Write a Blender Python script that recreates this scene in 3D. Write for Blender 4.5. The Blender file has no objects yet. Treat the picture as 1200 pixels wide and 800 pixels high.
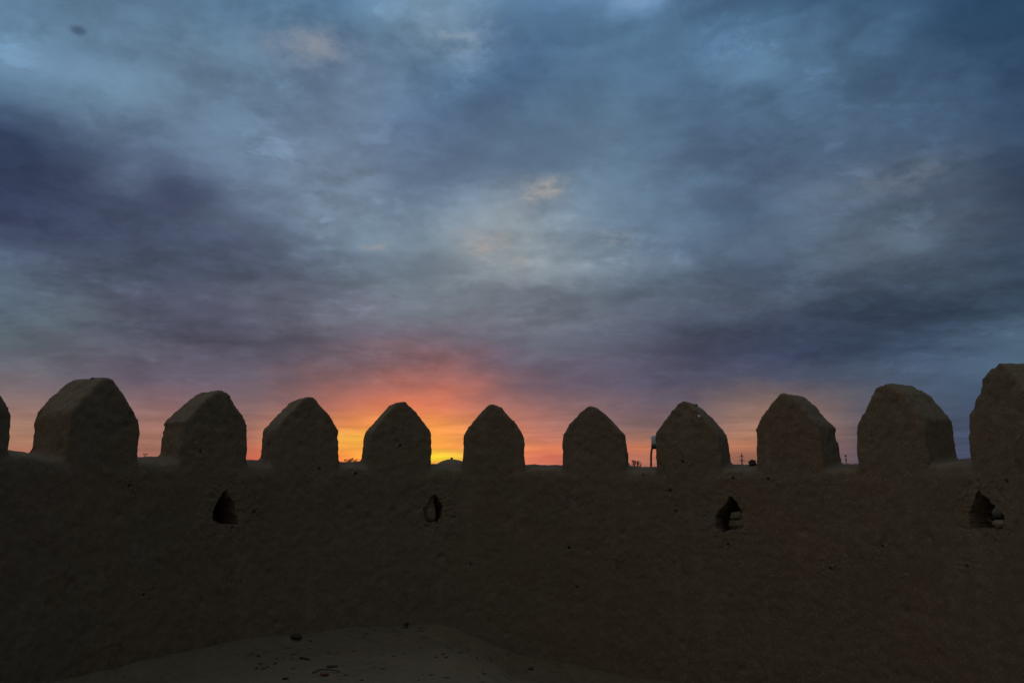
import bpy, bmesh, math, random
import numpy as np
from mathutils import Vector, noise, Matrix
random.seed(7); np.random.seed(7)
R_ = math.radians
scene = bpy.context.scene
COL = scene.collection

# sky colours (linear x1000) by elevation row and azimuth, -36..36 degrees
SKY_EL = [1.62, 2.16, 2.81, 3.41, 4.31, 5.82, 7.33, 8.85, 10.37, 13.41, 16.43, 19.42, 20.89, 22.36, 25.23, 28.04, 30.75, 32.08, 33.38]
SKY = [
    "502,156,104 509,154,102 493,150,102 442,145,107 408,144,108 410,144,106 535,140,96 711,141,84 837,160,76 932,193,72 988,243,68 1013,301,66 980,306,74 875,255,97 753,205,114 632,178,112 516,160,103 444,154,105 404,157,112 360,153,113 311,141,106 256,126,102 185,106,103 122,90,109 88,83,120 66,79,132 52,75,141 48,73,145 48,74,145",
    "463,195,123 466,190,121 447,178,119 397,160,118 371,154,117 380,153,115 478,149,108 624,154,97 783,180,87 938,231,75 1009,407,58 1018,698,35 983,758,39 895,486,79 791,223,114 683,163,117 577,173,108 503,167,108 451,166,111 405,162,111 366,154,105 311,140,102 216,115,105 127,92,112 87,84,125 66,79,139 52,76,149 48,75,153 48,76,154",
    "443,223,142 446,222,140 423,207,136 372,179,130 354,168,126 366,166,123 428,155,120 548,165,113 746,263,96 954,387,76 1033,426,66 1022,411,62 988,378,70 937,318,94 871,262,114 790,230,115 701,210,109 627,198,108 565,196,109 510,191,108 474,187,106 410,173,107 265,134,110 133,98,116 88,86,128 67,82,139 53,80,145 50,80,145 50,80,144",
    "416,223,149 421,223,148 402,212,146 360,187,142 354,178,137 365,175,132 364,158,131 415,164,126 638,284,109 921,450,87 1041,493,74 1039,437,67 965,367,73 802,284,99 644,216,122 547,189,131 475,183,133 417,177,132 376,177,127 367,180,124 414,196,124 411,195,124 275,151,121 139,105,120 90,90,129 67,84,138 53,81,144 50,80,146 50,80,147",
    "340,199,158 352,203,157 337,195,156 304,175,155 322,171,151 348,172,145 317,162,143 318,161,138 491,195,122 737,247,100 890,293,87 975,335,79 937,329,85 747,260,112 552,195,136 426,172,145 330,165,149 260,152,151 218,138,150 235,146,149 343,190,147 386,208,143 267,161,134 138,111,127 90,95,134 65,88,142 53,84,146 51,83,147 51,83,147",
    "188,154,173 207,159,172 207,154,167 189,139,162 204,134,159 225,132,156 198,127,151 183,125,145 266,134,135 398,148,123 542,167,113 694,188,105 697,191,109 504,168,129 314,144,147 240,134,151 206,127,148 165,116,144 128,101,138 133,106,135 197,139,139 225,154,142 167,129,138 105,104,138 81,101,152 70,105,169 62,103,172 59,101,173 60,105,178",
    "126,140,175 130,139,175 137,135,170 138,124,162 134,113,155 132,106,151 122,103,148 121,103,145 162,109,138 229,120,131 310,130,126 399,141,123 403,142,128 294,130,141 188,117,153 147,110,157 129,105,157 108,96,151 89,85,137 77,79,130 72,79,130 69,80,132 63,80,131 60,83,135 63,95,156 69,111,180 73,124,195 79,137,207 80,137,206",
    "114,150,182 116,150,179 114,139,170 112,122,159 104,105,148 98,93,140 97,92,139 103,95,142 116,100,143 134,106,143 164,109,139 203,111,134 209,112,136 175,113,150 138,112,162 122,109,165 112,105,164 98,98,158 82,88,146 68,78,135 56,70,128 47,64,122 41,60,115 38,61,113 42,70,124 49,83,140 63,107,167 73,122,184 68,114,173",
    "105,150,198 107,150,195 102,134,175 94,114,155 88,99,143 84,88,135 83,86,134 87,90,137 100,100,147 115,110,156 125,114,159 131,117,159 134,121,163 132,128,175 127,133,184 122,132,185 114,127,182 101,115,169 82,98,148 66,83,131 55,72,120 47,64,113 41,59,106 38,58,104 39,62,109 42,68,117 46,77,126 46,77,125 40,68,113",
    "93,135,204 95,138,204 84,116,177 74,97,152 71,90,143 71,88,141 72,89,141 81,100,153 103,130,187 126,162,221 143,183,238 157,197,247 165,205,252 166,206,252 162,202,249 154,193,242 141,181,231 123,160,211 99,132,183 80,109,160 70,97,149 64,89,142 60,86,136 59,86,133 62,91,138 68,101,149 62,94,144 49,79,131 53,84,138",
    "47,65,130 50,68,133 61,81,147 67,88,154 71,94,159 77,103,169 84,113,181 96,129,200 122,168,243 151,213,291 167,236,313 177,248,320 199,265,326 236,289,331 257,301,332 241,290,329 208,265,321 174,234,301 138,196,269 111,166,241 97,147,220 91,135,204 88,130,193 93,132,187 94,131,184 86,119,174 68,94,147 48,69,118 47,69,119",
    "40,59,124 43,63,127 55,76,142 69,96,166 70,95,166 75,102,171 113,160,238 141,201,285 156,219,303 166,231,313 167,236,321 166,240,327 180,253,332 211,272,332 228,283,332 210,274,339 178,256,343 153,236,332 132,212,307 115,189,281 101,169,259 92,154,238 95,149,226 102,149,217 93,135,196 82,121,178 73,109,166 49,80,139 45,77,137",
    "38,59,125 43,66,132 65,96,165 82,120,196 99,144,231 113,164,255 127,187,279 145,211,303 160,227,316 166,232,319 157,223,314 142,209,304 147,213,306 173,239,321 190,257,332 179,252,332 155,238,326 137,221,314 122,201,296 109,181,275 98,162,253 90,147,233 89,139,219 88,136,208 84,131,199 78,123,189 63,105,170 46,83,146 42,80,144",
    "69,112,196 64,104,183 84,131,210 100,154,236 118,184,281 128,197,297 133,202,300 142,212,308 155,223,316 162,228,319 152,216,311 134,198,297 127,193,294 132,201,302 135,209,308 134,211,311 129,211,311 122,203,302 111,186,284 100,169,264 93,155,248 88,145,236 84,139,225 80,132,211 74,123,198 65,114,189 54,100,173 42,82,150 38,77,144",
    "131,235,355 126,221,337 155,265,390 174,291,416 169,270,381 155,246,353 136,218,321 133,209,310 143,216,316 144,215,314 128,196,299 107,173,282 97,164,275 97,166,273 100,173,277 108,186,289 117,199,303 114,196,298 100,174,276 89,157,258 86,155,256 87,157,256 83,151,246 76,139,230 68,127,215 58,112,196 46,94,172 36,80,154 33,77,152",
    "127,240,373 132,242,370 140,248,369 142,246,366 133,226,335 136,227,331 135,224,328 129,215,320 135,218,327 144,227,341 136,219,335 113,195,310 94,173,288 82,156,272 78,150,268 85,164,282 97,183,301 99,189,306 93,181,297 89,175,291 91,177,293 94,183,299 92,180,296 84,166,276 72,146,248 52,111,201 36,85,164 30,75,146 29,72,138",
    "127,240,372 124,231,357 119,217,334 118,214,328 118,215,331 120,222,341 125,231,356 122,225,349 105,197,313 101,188,300 131,225,337 159,263,377 149,249,363 109,191,307 78,147,264 74,146,260 84,165,278 90,179,297 91,181,305 87,174,298 86,173,295 85,174,296 77,161,278 65,138,247 51,115,213 40,94,181 32,78,154 29,73,142 29,72,138",
    "127,240,372 123,230,355 119,217,333 118,214,328 118,216,331 119,223,343 120,231,359 114,226,357 101,203,331 102,200,325 141,246,373 183,296,424 177,285,411 127,220,341 89,173,294 94,188,322 114,225,374 117,229,380 98,193,325 77,151,263 69,138,243 67,139,247 66,139,248 59,129,235 51,115,214 41,96,183 32,79,155 29,73,143 29,72,138",
    "127,240,372 123,229,353 119,216,332 118,214,328 118,216,331 119,223,344 120,232,360 113,225,356 100,204,334 103,204,335 138,251,388 175,299,442 172,294,437 136,245,381 108,209,342 112,221,366 126,247,407 121,237,394 95,185,315 69,136,240 64,128,228 67,139,246 66,139,249 60,130,236 52,116,216 41,97,185 32,79,156 29,73,143 29,72,138",
]
CREAM = [(-4.85, 31.46, 1.83, 1.55, 0.80, (0.376, 0.413, 0.413)), (-15.65, 29.71, 2.80, 1.29, 0.65, (0.305, 0.314, 0.352)), (1.79, 20.59, 1.46, 0.77, 0.85, (0.445, 0.413, 0.376)), (-1.58, 16.90, 2.32, 0.77, 0.80, (0.402, 0.342, 0.314)), (-10.00, 16.55, 0.85, 0.32, 0.80, (0.352, 0.328, 0.305)), (7.88, 18.07, 1.46, 0.58, 0.60, (0.305, 0.305, 0.328)), (27.29, 19.81, 3.66, 0.90, 0.35, (0.195, 0.195, 0.223)), (8.96, 32.64, 1.83, 0.90, 0.50, (0.223, 0.352, 0.515))]
LUMPS = [(-23.27, 19.33, 3.17, 1.29, 0.75, (0.051, 0.068, 0.127)), (-29.43, 25.99, 4.57, 1.29, 0.45, (0.175, 0.296, 0.434)), (-26.55, 20.20, 1.59, 1.16, 0.50, (0.127, 0.188, 0.279)), (-18.93, 17.02, 3.66, 1.03, 0.45, (0.065, 0.08, 0.144)), (-5.31, 31.60, 2.44, 1.81, 0.35, (0.205, 0.314, 0.445)), (28.66, 18.15, 4.88, 0.58, 0.55, (0.061, 0.08, 0.133)), (24.29, 15.04, 4.27, 0.90, 0.35, (0.117, 0.162, 0.216)), (16.97, 12.84, 3.05, 0.90, 0.40, (0.107, 0.144, 0.202)), (4.66, 31.99, 3.05, 1.42, 0.40, (0.065, 0.122, 0.223)), (16.89, 31.72, 3.66, 0.90, 0.50, (0.045, 0.093, 0.175)), (-22.81, 24.02, 2.44, 1.16, 0.40, (0.15, 0.238, 0.352)), (-12.93, 27.97, 2.44, 1.29, 0.35, (0.162, 0.238, 0.352)), (-17.55, 13.10, 3.66, 0.77, 0.40, (0.127, 0.162, 0.216))]
BANKS = [(-33.13, 19.51, 6.71, 3.55), (-28.52, 16.57, 8.54, 2.71), (-20.46, 14.59, 7.93, 1.68), (-23.12, 19.40, 2.93, 1.16), (33.44, 18.18, 4.88, 1.55), (28.61, 17.57, 4.88, 0.71), (29.06, 11.77, 10.37, 1.81), (12.18, 10.14, 9.76, 1.42), (-20.72, 10.17, 9.15, 0.90), (5.97, 31.67, 4.27, 1.42), (19.31, 31.47, 6.71, 0.90), (33.13, 27.93, 5.49, 1.94)]
BREAKS = [(-29.42, 25.90, 5.49, 1.55), (-20.56, 24.35, 3.66, 1.42), (-5.31, 31.70, 2.74, 1.55), (-1.91, 19.70, 7.93, 2.58), (9.61, 32.49, 3.05, 0.90), (17.26, 28.02, 3.66, 1.42), (24.31, 15.32, 5.49, 1.16), (1.26, 15.22, 7.93, 1.42), (-26.29, 20.24, 1.59, 1.03), (-30.67, 13.70, 3.66, 0.90), (20.35, 12.89, 3.05, 0.77)]
SMUDGE = (-30.54, 27.82)
LEFTSKY, RIGHTSKY, BACKSKY, ZENITH = (0.21, 0.185, 0.168), (0.05, 0.068, 0.092), (0.142, 0.136, 0.132), (0.265, 0.31, 0.37)


# ------------------------------------------------------------------ helpers
def tag(o, label=None, cat=None, group=None, kind=None):
    if label: o["label"] = label
    if cat: o["category"] = cat
    if group: o["group"] = group
    if kind: o["kind"] = kind
    return o

def link(name, me, mat=None, parent=None):
    o = bpy.data.objects.new(name, me)
    COL.objects.link(o)
    if mat: me.materials.append(mat)
    if parent: o.parent = parent
    return o

def empty(name, loc=(0, 0, 0)):
    o = bpy.data.objects.new(name, None); COL.objects.link(o); o.location = loc
    return o

def mesh_np(name, V, F, smooth=True):
    me = bpy.data.meshes.new(name)
    me.from_pydata([tuple(v) for v in V], [], [tuple(f) for f in F])
    me.update()
    if smooth:
        me.polygons.foreach_set("use_smooth", [True] * len(me.polygons))
    return me

def bm_mesh(name, bm, smooth=True):
    me = bpy.data.meshes.new(name)
    bmesh.ops.recalc_face_normals(bm, faces=bm.faces)
    bm.to_mesh(me); bm.free()
    if smooth:
        me.polygons.foreach_set("use_smooth", [True] * len(me.polygons))
    return me

def add_tube(bm, pts, rad, seg=6):
    pts = [Vector(p) for p in pts]
    rads = rad if isinstance(rad, (list, tuple)) else [rad] * len(pts)
    rings = []
    for i, p in enumerate(pts):
        d = (pts[min(i + 1, len(pts) - 1)] - pts[max(i - 1, 0)]).normalized()
        a = d.orthogonal().normalized() if abs(d.z) > .9 else d.cross(Vector((0, 0, 1))).normalized()
        b = d.cross(a).normalized()
        rings.append([bm.verts.new(p + (a * math.cos(2 * math.pi * k / seg) + b * math.sin(2 * math.pi * k / seg)) * rads[i]) for k in range(seg)])
    for r0, r1 in zip(rings, rings[1:]):
        for k in range(seg):
            bm.faces.new((r0[k], r0[(k + 1) % seg], r1[(k + 1) % seg], r1[k]))
    bm.faces.new(rings[0][::-1]); bm.faces.new(rings[-1])

def add_box(bm, c, s, rot=None):
    m = Matrix.Translation(Vector(c)) @ (rot.to_4x4() if rot else Matrix()) @ Matrix.Diagonal((s[0], s[1], s[2], 1))
    return bmesh.ops.create_cube(bm, size=1, matrix=m)["verts"]

def add_lathe(bm, prof, c=(0, 0, 0), seg=20):
    c = Vector(c); rings = []
    for r, z in prof:
        rings.append([bm.verts.new(c + Vector((max(r, 1e-3) * math.cos(2 * math.pi * k / seg), max(r, 1e-3) * math.sin(2 * math.pi * k / seg), z))) for k in range(seg)])
    for a, b in zip(rings, rings[1:]):
        for k in range(seg):
            bm.faces.new((a[k], a[(k + 1) % seg], b[(k + 1) % seg], b[k]))
    bm.faces.new(rings[0][::-1]); bm.faces.new(rings[-1])

def n3(p, s, off=0.0):
    return noise.noise(Vector((p[0] * s + off, p[1] * s + off * 1.7, p[2] * s - off)))

# ------------------------------------------------------------------ materials
class NT:
    def __init__(self, tree): self.t = tree; self.n = tree.nodes; self.l = tree.links
    def node(self, kind, **kw):
        x = self.n.new(kind)
        for k, v in kw.items(): setattr(x, k, v)
        return x
    def put(self, sock, v):
        if isinstance(v, bpy.types.NodeSocket): self.l.new(v, sock)
        else: sock.default_value = v
    def math(self, op, a, b=None, c=None, clamp=False):
        x = self.node("ShaderNodeMath", operation=op, use_clamp=clamp)
        self.put(x.inputs[0], a)
        if b is not None: self.put(x.inputs[1], b)
        if c is not None: self.put(x.inputs[2], c)
        return x.outputs[0]
    def vmath(self, op, a, b=None):
        x = self.node("ShaderNodeVectorMath", operation=op)
        self.put(x.inputs[0], a)
        if b is not None: self.put(x.inputs["Scale"] if op == "SCALE" else x.inputs[1], b)
        return x.outputs[0]
    def noise(self, vec, scale, detail=4, rough=.55, dist=0.0):
        x = self.node("ShaderNodeTexNoise")
        self.put(x.inputs["Vector"], vec)
        x.inputs["Scale"].default_value = scale; x.inputs["Detail"].default_value = detail
        x.inputs["Roughness"].default_value = rough; x.inputs["Distortion"].default_value = dist
        return x
    def ramp(self, fac, stops, interp="LINEAR"):
        x = self.node("ShaderNodeValToRGB"); cr = x.color_ramp; cr.interpolation = interp
        while len(cr.elements) > 1: cr.elements.remove(cr.elements[-1])
        cr.elements[0].position = stops[0][0]; cr.elements[0].color = (*stops[0][1], 1)
        for p, c in stops[1:]:
            e = cr.elements.new(p); e.color = (*c, 1)
        self.put(x.inputs[0], fac)
        return x.outputs[0]
    def maprange(self, v, a, b, c=0.0, d=1.0, smooth=False):
        x = self.node("ShaderNodeMapRange"); x.clamp = True
        if smooth: x.interpolation_type = "SMOOTHSTEP"
        self.put(x.inputs[0], v)
        for i, q in enumerate((a, b, c, d)): self.put(x.inputs[i + 1], q)
        return x.outputs[0]
    def mix(self, f, a, b, mode="MIX"):
        x = self.node("ShaderNodeMix", data_type="RGBA", blend_type=mode)
        self.put(x.inputs[0], f)
        self.put(x.inputs[6], a if isinstance(a, bpy.types.NodeSocket) else (*a, 1))
        self.put(x.inputs[7], b if isinstance(b, bpy.types.NodeSocket) else (*b, 1))
        return x.outputs[2]

def new_mat(name):
    m = bpy.data.materials.new(name); m.use_nodes = True
    nt = NT(m.node_tree); b = m.node_tree.nodes["Principled BSDF"]
    b.inputs["Roughness"].default_value = .95
    b.inputs["Specular IOR Level"].default_value = .12
    return m, nt, b

def mud_material(name, brown, grey, pale, straw=.42, bump=1.0, dark_scatter=0.0):
    """earth plaster mixed with chopped straw: broad hue patches, fine grain, short fibres, pits"""
    m, nt, b = new_mat(name)
    co = nt.node("ShaderNodeTexCoord").outputs["Object"]
    big = nt.noise(co, 1.1, 4, .6, .6).outputs[0]
    mid = nt.noise(co, 6.0, 6, .65, .3).outputs[0]
    fine = nt.noise(co, 55.0, 5, .7).outputs[0]
    c = nt.mix(nt.maprange(big, .30, .70), brown, grey)
    c = nt.mix(nt.math("MULTIPLY", nt.maprange(mid, .5, .75), .55), c, pale)
    c = nt.mix(nt.maprange(fine, .25, .75, 0, .55), c, nt.mix(1.0, c, (.42, .42, .42), "MULTIPLY"))
    # vertical rain runs
    mp = nt.node("ShaderNodeMapping"); nt.put(mp.inputs[0], co); mp.inputs["Scale"].default_value = (5, 5, .5)
    runs = nt.noise(mp.outputs[0], 1.0, 3, .5).outputs[0]
    c = nt.mix(nt.maprange(runs, .56, .72, 0, .3), c, pale)
    # chopped straw: three directions of stretched cells
    fib = None
    for k, rot in enumerate(((.5, .3, .5), (1.3, .2, .6), (1.2, 1.0, 1.9), (.2, 1.4, 2.6))):
        mp = nt.node("ShaderNodeMapping"); nt.put(mp.inputs[0], co)
        mp.vector_type = "TEXTURE"; mp.inputs["Rotation"].default_value = rot; mp.inputs["Scale"].default_value = (1 / 115, 1 / 115, 1 / 13)
        f = nt.maprange(nt.noise(mp.outputs[0], 1.0, 1, .4).outputs[0], .69, .75)
        fib = f if fib is None else nt.math("MAXIMUM", fib, f)
    c = nt.mix(nt.math("MULTIPLY", fib, straw), c, tuple(min(1, v * 2.1) for v in pale))
    # small pits and dark grit; shade inside the pits is painted into the colour
    vo = nt.node("ShaderNodeTexVoronoi"); nt.put(vo.inputs["Vector"], co); vo.inputs["Scale"].default_value = 9.0
    pit = nt.maprange(vo.outputs["Distance"], .05, .11, 1, 0)
    pit = nt.math("MULTIPLY", pit, nt.maprange(mid, .5, .62))
    c = nt.mix(nt.math("MULTIPLY", pit, .7), c, tuple(v * .22 for v in brown))
    if dark_scatter:
        mp = nt.node("ShaderNodeMapping"); nt.put(mp.inputs[0], co); mp.inputs["Scale"].default_value = (9, 22, 9)
        sp = nt.maprange(nt.noise(mp.outputs[0], 1.0, 5, .7).outputs[0], .52, .62)
        sp = nt.math("MULTIPLY", sp, nt.maprange(nt.noise(co, .9, 3, .5).outputs[0], .48, .6))
        c = nt.mix(nt.math("MULTIPLY", sp, dark_scatter), c, tuple(v * .3 for v in grey))
    ck = nt.node("ShaderNodeTexVoronoi"); ck.feature = "DISTANCE_TO_EDGE"; ck.inputs["Scale"].default_value = 2.3
    nt.put(ck.inputs["Vector"], nt.vmath("ADD", co, nt.vmath("SCALE", nt.noise(co, 5.0, 5, .65).outputs["Color"], .30)))
    crack = nt.math("MULTIPLY", nt.maprange(ck.outputs["Distance"], .003, .012, 1, 0), nt.maprange(nt.noise(co, 1.7, 3, .5).outputs[0], .57, .68))
    c = nt.mix(nt.math("MULTIPLY", crack, .5), c, tuple(v * .3 for v in brown))
    nt.put(b.inputs["Base Color"], c)
    h = nt.math("ADD", nt.math("MULTIPLY", mid, 1.0), nt.math("MULTIPLY", fine, .35))
    h = nt.math("ADD", h, nt.math("MULTIPLY", fib, .12))
    h = nt.math("SUBTRACT", h, nt.math("ADD", nt.math("MULTIPLY", pit, .5), nt.math("MULTIPLY", crack, .5)))
    bp = nt.node("ShaderNodeBump"); bp.inputs["Strength"].default_value = .8; bp.inputs["Distance"].default_value = .017 * bump
    nt.put(bp.inputs["Height"], h); nt.put(b.inputs["Normal"], bp.outputs[0])
    return m

def plain_material(name, col, var=.25, scale=30, rough=.9, spec=.15):
    m, nt, b = new_mat(name)
    co = nt.node("ShaderNodeTexCoord").outputs["Object"]
    f = nt.noise(co, scale, 4, .6).outputs[0]
    c = nt.mix(nt.maprange(f, .3, .7), tuple(v * (1 - var) for v in col), tuple(min(1, v * (1 + var)) for v in col))
    nt.put(b.inputs["Base Color"], c)
    b.inputs["Roughness"].default_value = rough; b.inputs["Specular IOR Level"].default_value = spec
    return m

MUD = mud_material("mud plaster", (.238, .171, .112), (.216, .174, .113), (.28, .228, .158))
FLOOR = mud_material("trodden earth", (.215, .168, .098), (.190, .158, .098), (.25, .205, .125), straw=.15, bump=.8, dark_scatter=.7)
PLAIN = mud_material("dry plain", (.22, .18, .12), (.19, .17, .12), (.26, .22, .16), straw=0)
BRICK = plain_material("pale mud brick", (.17, .138, .096), .3, 40)
STONE = plain_material("pale stone", (.25, .205, .145), .25, 50)
GREYSTONE = plain_material("grey stone", (.12, .12, .105), .25, 50)
CLOD = plain_material("dark clod", (.07, .058, .042), .4, 60)
TWIG = plain_material("dry twig", (.05, .042, .03), .3, 60)
CRUMB = plain_material("earth crumb", (.12, .097, .064), .4, 60)
STRAW = plain_material("straw", (.40, .33, .20), .25, 60)
WHITE = plain_material("white fleck", (.75, .75, .72), .1, 80)
LEAFGREEN = plain_material("green leaf scrap", (.03, .07, .035), .2, 60)
REDCHIP = plain_material("red chip", (.15, .065, .05), .3, 80)
STEEL = plain_material("galvanised steel", (.16, .16, .16), .15, 3, .6, .4)
DARKMETAL = plain_material("dark painted metal", (.03, .03, .032), .2, 10, .5, .4)
PALEPLASTIC = plain_material("pale lamp cover", (.62, .66, .68), .06, 10, .35, .5)
LEAF = plain_material("tree leaves", (.06, .06, .032), .4, 3)
BARK = plain_material("bark", (.08, .06, .045), .3, 12)

# ------------------------------------------------------------------ the tower parapet
EYE = 1.88                                   # eye above the earth platform (z = 0)
XC, YC, RAD = 0.093, 6.548, 4.644            # the bastion's round, its inner face
THICK, MDEEP, MW = .60, .541, .867
VOX = .024
STRAIGHT = 2.6                               # the flanks run straight on towards the gorge

def pt(th, r, z):
    """th in degrees round the bastion (0 = middle); past +-90 the wall runs straight"""
    if abs(th) <= 90:
        a = R_(th); return Vector((XC + r * math.sin(a), YC + r * math.cos(a), z))
    s = 1 if th > 0 else -1
    return Vector((XC + s * r, YC - R_(abs(th) - 90) * RAD, z))

def frame(th):
    o = pt(th, RAD, 0); a = R_(max(-90, min(90, th)))
    return o, Vector((math.cos(a), -math.sin(a), 0)), Vector((math.sin(a), math.cos(a), 0))   # origin, along, outwards

def top_z(th):                                # inner top edge between merlons
    return EYE + .262 - .036 * math.sin(R_(max(-90, min(90, th)))) + .012 * math.sin(th * .21) + .008 * math.sin(th * .47 + 1)

def raw_object(bm):
    bmesh.ops.recalc_face_normals(bm, faces=bm.faces)
    me = bpy.data.meshes.new("raw"); bm.to_mesh(me); bm.free()
    return me

# merlons: angle, apex height above the eye, width factor, side lean, apex shift
MER = [(-102.2, 1.15, 1.0, 0, 0), (-86.2, 1.00, 1.0, 0, 0), (-67.3, 1.135, 1.0, .00, .0), (-50.2, 1.150, .985, .01, .02), (-35.5, 1.172, 1.01, -.01, .02),
       (-20.2, 1.180, .99, .01, .04), (-4.2, 1.158, 1.0, .0, -.01), (12.7, 1.132, 1.0, .0, -.06), (28.5, 1.142, 1.01, -.01, -.05),
       (44.6, 1.160, 1.0, .01, -.06), (60.4, 1.156, 1.0, .0, -.04), (77.0, 1.172, 1.0, .0, .0), (93.2, 1.15, 1.0, 0, 0), (109.0, 1.15, 1.0, 0, 0)]
PROFILE = [(1.0, -.45), (1.0, 0), (.985, .25), (.965, .47), (.95, .535), (.71, .69), (.44, .842), (.22, .948), (.1, .985), (.0, 1.0)]

def merlon_mesh(bm, th, apex, wf, lean, shift):
    o, al, ou = frame(th)
    base = top_z(th); H = EYE + apex - base + .01
    pr = []
    rng = random.Random(int(th * 10) + 5)
    ja = [rng.uniform(-.018, .018) for _ in range(20)]
    for s in (1, -1):
        seq = PROFILE if s == 1 else PROFILE[:-1][::-1]
        for i, (u, q) in enumerate(seq):
            up = u * s * MW * wf / 2
            if q > 0: up += shift * q * q + lean * q + ja[(i * 3 + s) % 20] * (.3 + q)
            pr.append((up, base + (q * H if q > 0 else q) + (ja[(i + 7) % 20] * .4 if .3 < q < 1 else 0)))
    layers = []
    for dr, inset, dz in ((0.0, .010, -.008), (.014, 0, 0), (MDEEP - .03, 0, .0), (MDEEP, .02, -.015)):
        L = []
        for (u, z) in pr:
            k = max(0, (z - base) / H)
            back = .05 * k if dr < .2 else -.03 * k         # faces lean in a little
            L.append(bm.verts.new(Vector((o.x, o.y, 0)) + al * (u * (1 - inset * k)) + ou * (dr + back * .6) + Vector((0, 0, z + dz * k))))
        layers.append(L)
    n = len(pr)
    for a, b in zip(layers, layers[1:]):
        for k in range(n):
            bm.faces.new((a[k], a[(k + 1) % n], b[(k + 1) % n], b[k]))
    bm.faces.new(layers[0][::-1]); bm.faces.new(layers[-1])

bm = bmesh.new()
smax = 90 + math.degrees(STRAIGHT / RAD)
ths = np.arange(-smax, smax + .01, 1.0)
rings = []
for th in ths:
    z = top_z(th)
    sec = [(0.0, -.95), (0.0, z - .12), (.02, z - .035), (.07, z), (.30, z + .045), (THICK - .08, z + .075), (THICK - .02, z + .045), (THICK, z - .05), (THICK + .12, -.95)]
    rings.append([bm.verts.new(pt(th, RAD + dr, zz)) for dr, zz in sec])
for a, b in zip(rings, rings[1:]):
    k = len(a)
    for i in range(k):
        bm.faces.new((a[i], a[(i + 1) % k], b[(i + 1) % k], b[i]))
bm.faces.new(rings[0]); bm.faces.new(rings[-1][::-1])
for m in MER: merlon_mesh(bm, *m)
tmp = link("raw_wall", raw_object(bm))
md = tmp.modifiers.new("remesh", "REMESH"); md.mode = "VOXEL"; md.voxel_size = VOX; md.adaptivity = 0
dg = bpy.context.evaluated_depsgraph_get()
me = bpy.data.meshes.new_from_object(tmp.evaluated_get(dg))
bpy.data.objects.remove(tmp)

# pits where plaster has dropped out (angle, height above the eye, radius)
PITS = [(-63.1, .03, .020), (-43.6, -.28, .022), (-33.4, .252, .020), (-27.4, .191, .024), (-19.35, .812, .018), (-20.1, .57, .022), (25.3, -.029, .024), (26.1, -.291, .018),
        (41.2, .118, .022), (20.9, .19, .028), (27.5, .346, .02), (8.4, -.786, .02), (9.6, -1.293, .02), (34.3, -.691, .018), (35.6, .132, .018), (76.6, .066, .02),
        (21.9, .285, .02), (-59.7, -1.112, .018), (50, -.9, .02), (58, -.62, .018), (-8, -1.0, .016), (65.5, .3, .02), (-52.5, .42, .02), (-47, -.45, .018), (70, -.75, .018), (30.5, .945, .03)]
# loopholes: outlines (angle, height above the eye)
HOLES = [
    [(-48.3, -.006), (-49.36, -.114), (-50.16, -.259), (-49.8, -.376), (-49.1, -.407), (-45.9, -.415), (-46.37, -.335), (-46.9, -.175), (-47.8, -.066)],
    [(-14.3, -.064), (-15.2, -.154), (-15.9, -.266), (-15.86, -.445), (-13.58, -.447), (-12.95, -.38), (-12.77, -.222), (-13.36, -.132)],
    [(35.3, -.095), (33.9, -.188), (32.45, -.359), (32.65, -.486), (33.6, -.547), (36.4, -.475), (36.7, -.29), (36.0, -.154)],
    [(72.8, -.013), (71.7, -.128), (70.8, -.244), (70.8, -.359), (72.0, -.385), (75.6, -.365), (75.9, -.256), (74.8, -.156), (73.6, -.077)]]
def ragged(poly, seed):
    out = []
    for (a0, z0), (a1, z1) in zip(poly, poly[1:] + poly[:1]):
        n = max(2, int(math.hypot((a1 - a0) * .081, z1 - z0) / .022))
        for k in range(n):
            a, z = a0 + (a1 - a0) * k / n, z0 + (z1 - z0) * k / n
            p = (R_(a) * RAD, z, seed * 3.1)
            out.append((a + (.26 * n3(p, 9, 3) + .22 * n3(p, 28, 5)), z + .022 * n3(p, 9, 13) + .018 * n3(p, 28, 15)))
    return out
HOLES = [ragged(h, k) for k, h in enumerate(HOLES)]
bm = bmesh.new(); bm.from_mesh(me)
def th_of(v):
    if v.y >= YC: return math.degrees(math.atan2(v.x - XC, v.y - YC))
    s = 1 if v.x > XC else -1
    return s * (90 + math.degrees((YC - v.y) / RAD))
def r_of(v):
    return math.hypot(v.x - XC, v.y - YC) if v.y >= YC else abs(v.x - XC)
pit_p = [(pt(t, RAD, EYE + z), r) for t, z, r in PITS]
hole_p = [pt(sum(a for a, z in h) / len(h), RAD, EYE + sum(z for a, z in h) / len(h)) for h in HOLES]
sel = []
for e in bm.edges:
    c = e.verts[0].co
    if r_of(c) < RAD + .1:
        if any((c - p).length < .34 for p in hole_p): sel.append(e); continue
        for p, r in pit_p:
            if abs(c.x - p.x) < .09 and abs(c.y - p.y) < .12 and abs(c.z - p.z) < .09: sel.append(e); break
bmesh.ops.subdivide_edges(bm, edges=sel, cuts=2, use_grid_fill=True)
bmesh.ops.triangulate(bm, faces=[f for f in bm.faces if len(f.verts) > 4])
for _ in range(1):
    bmesh.ops.smooth_vert(bm, verts=bm.verts, factor=.5, use_axis_x=True, use_axis_y=True, use_axis_z=True)
bm.normal_update()
newco = []
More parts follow.
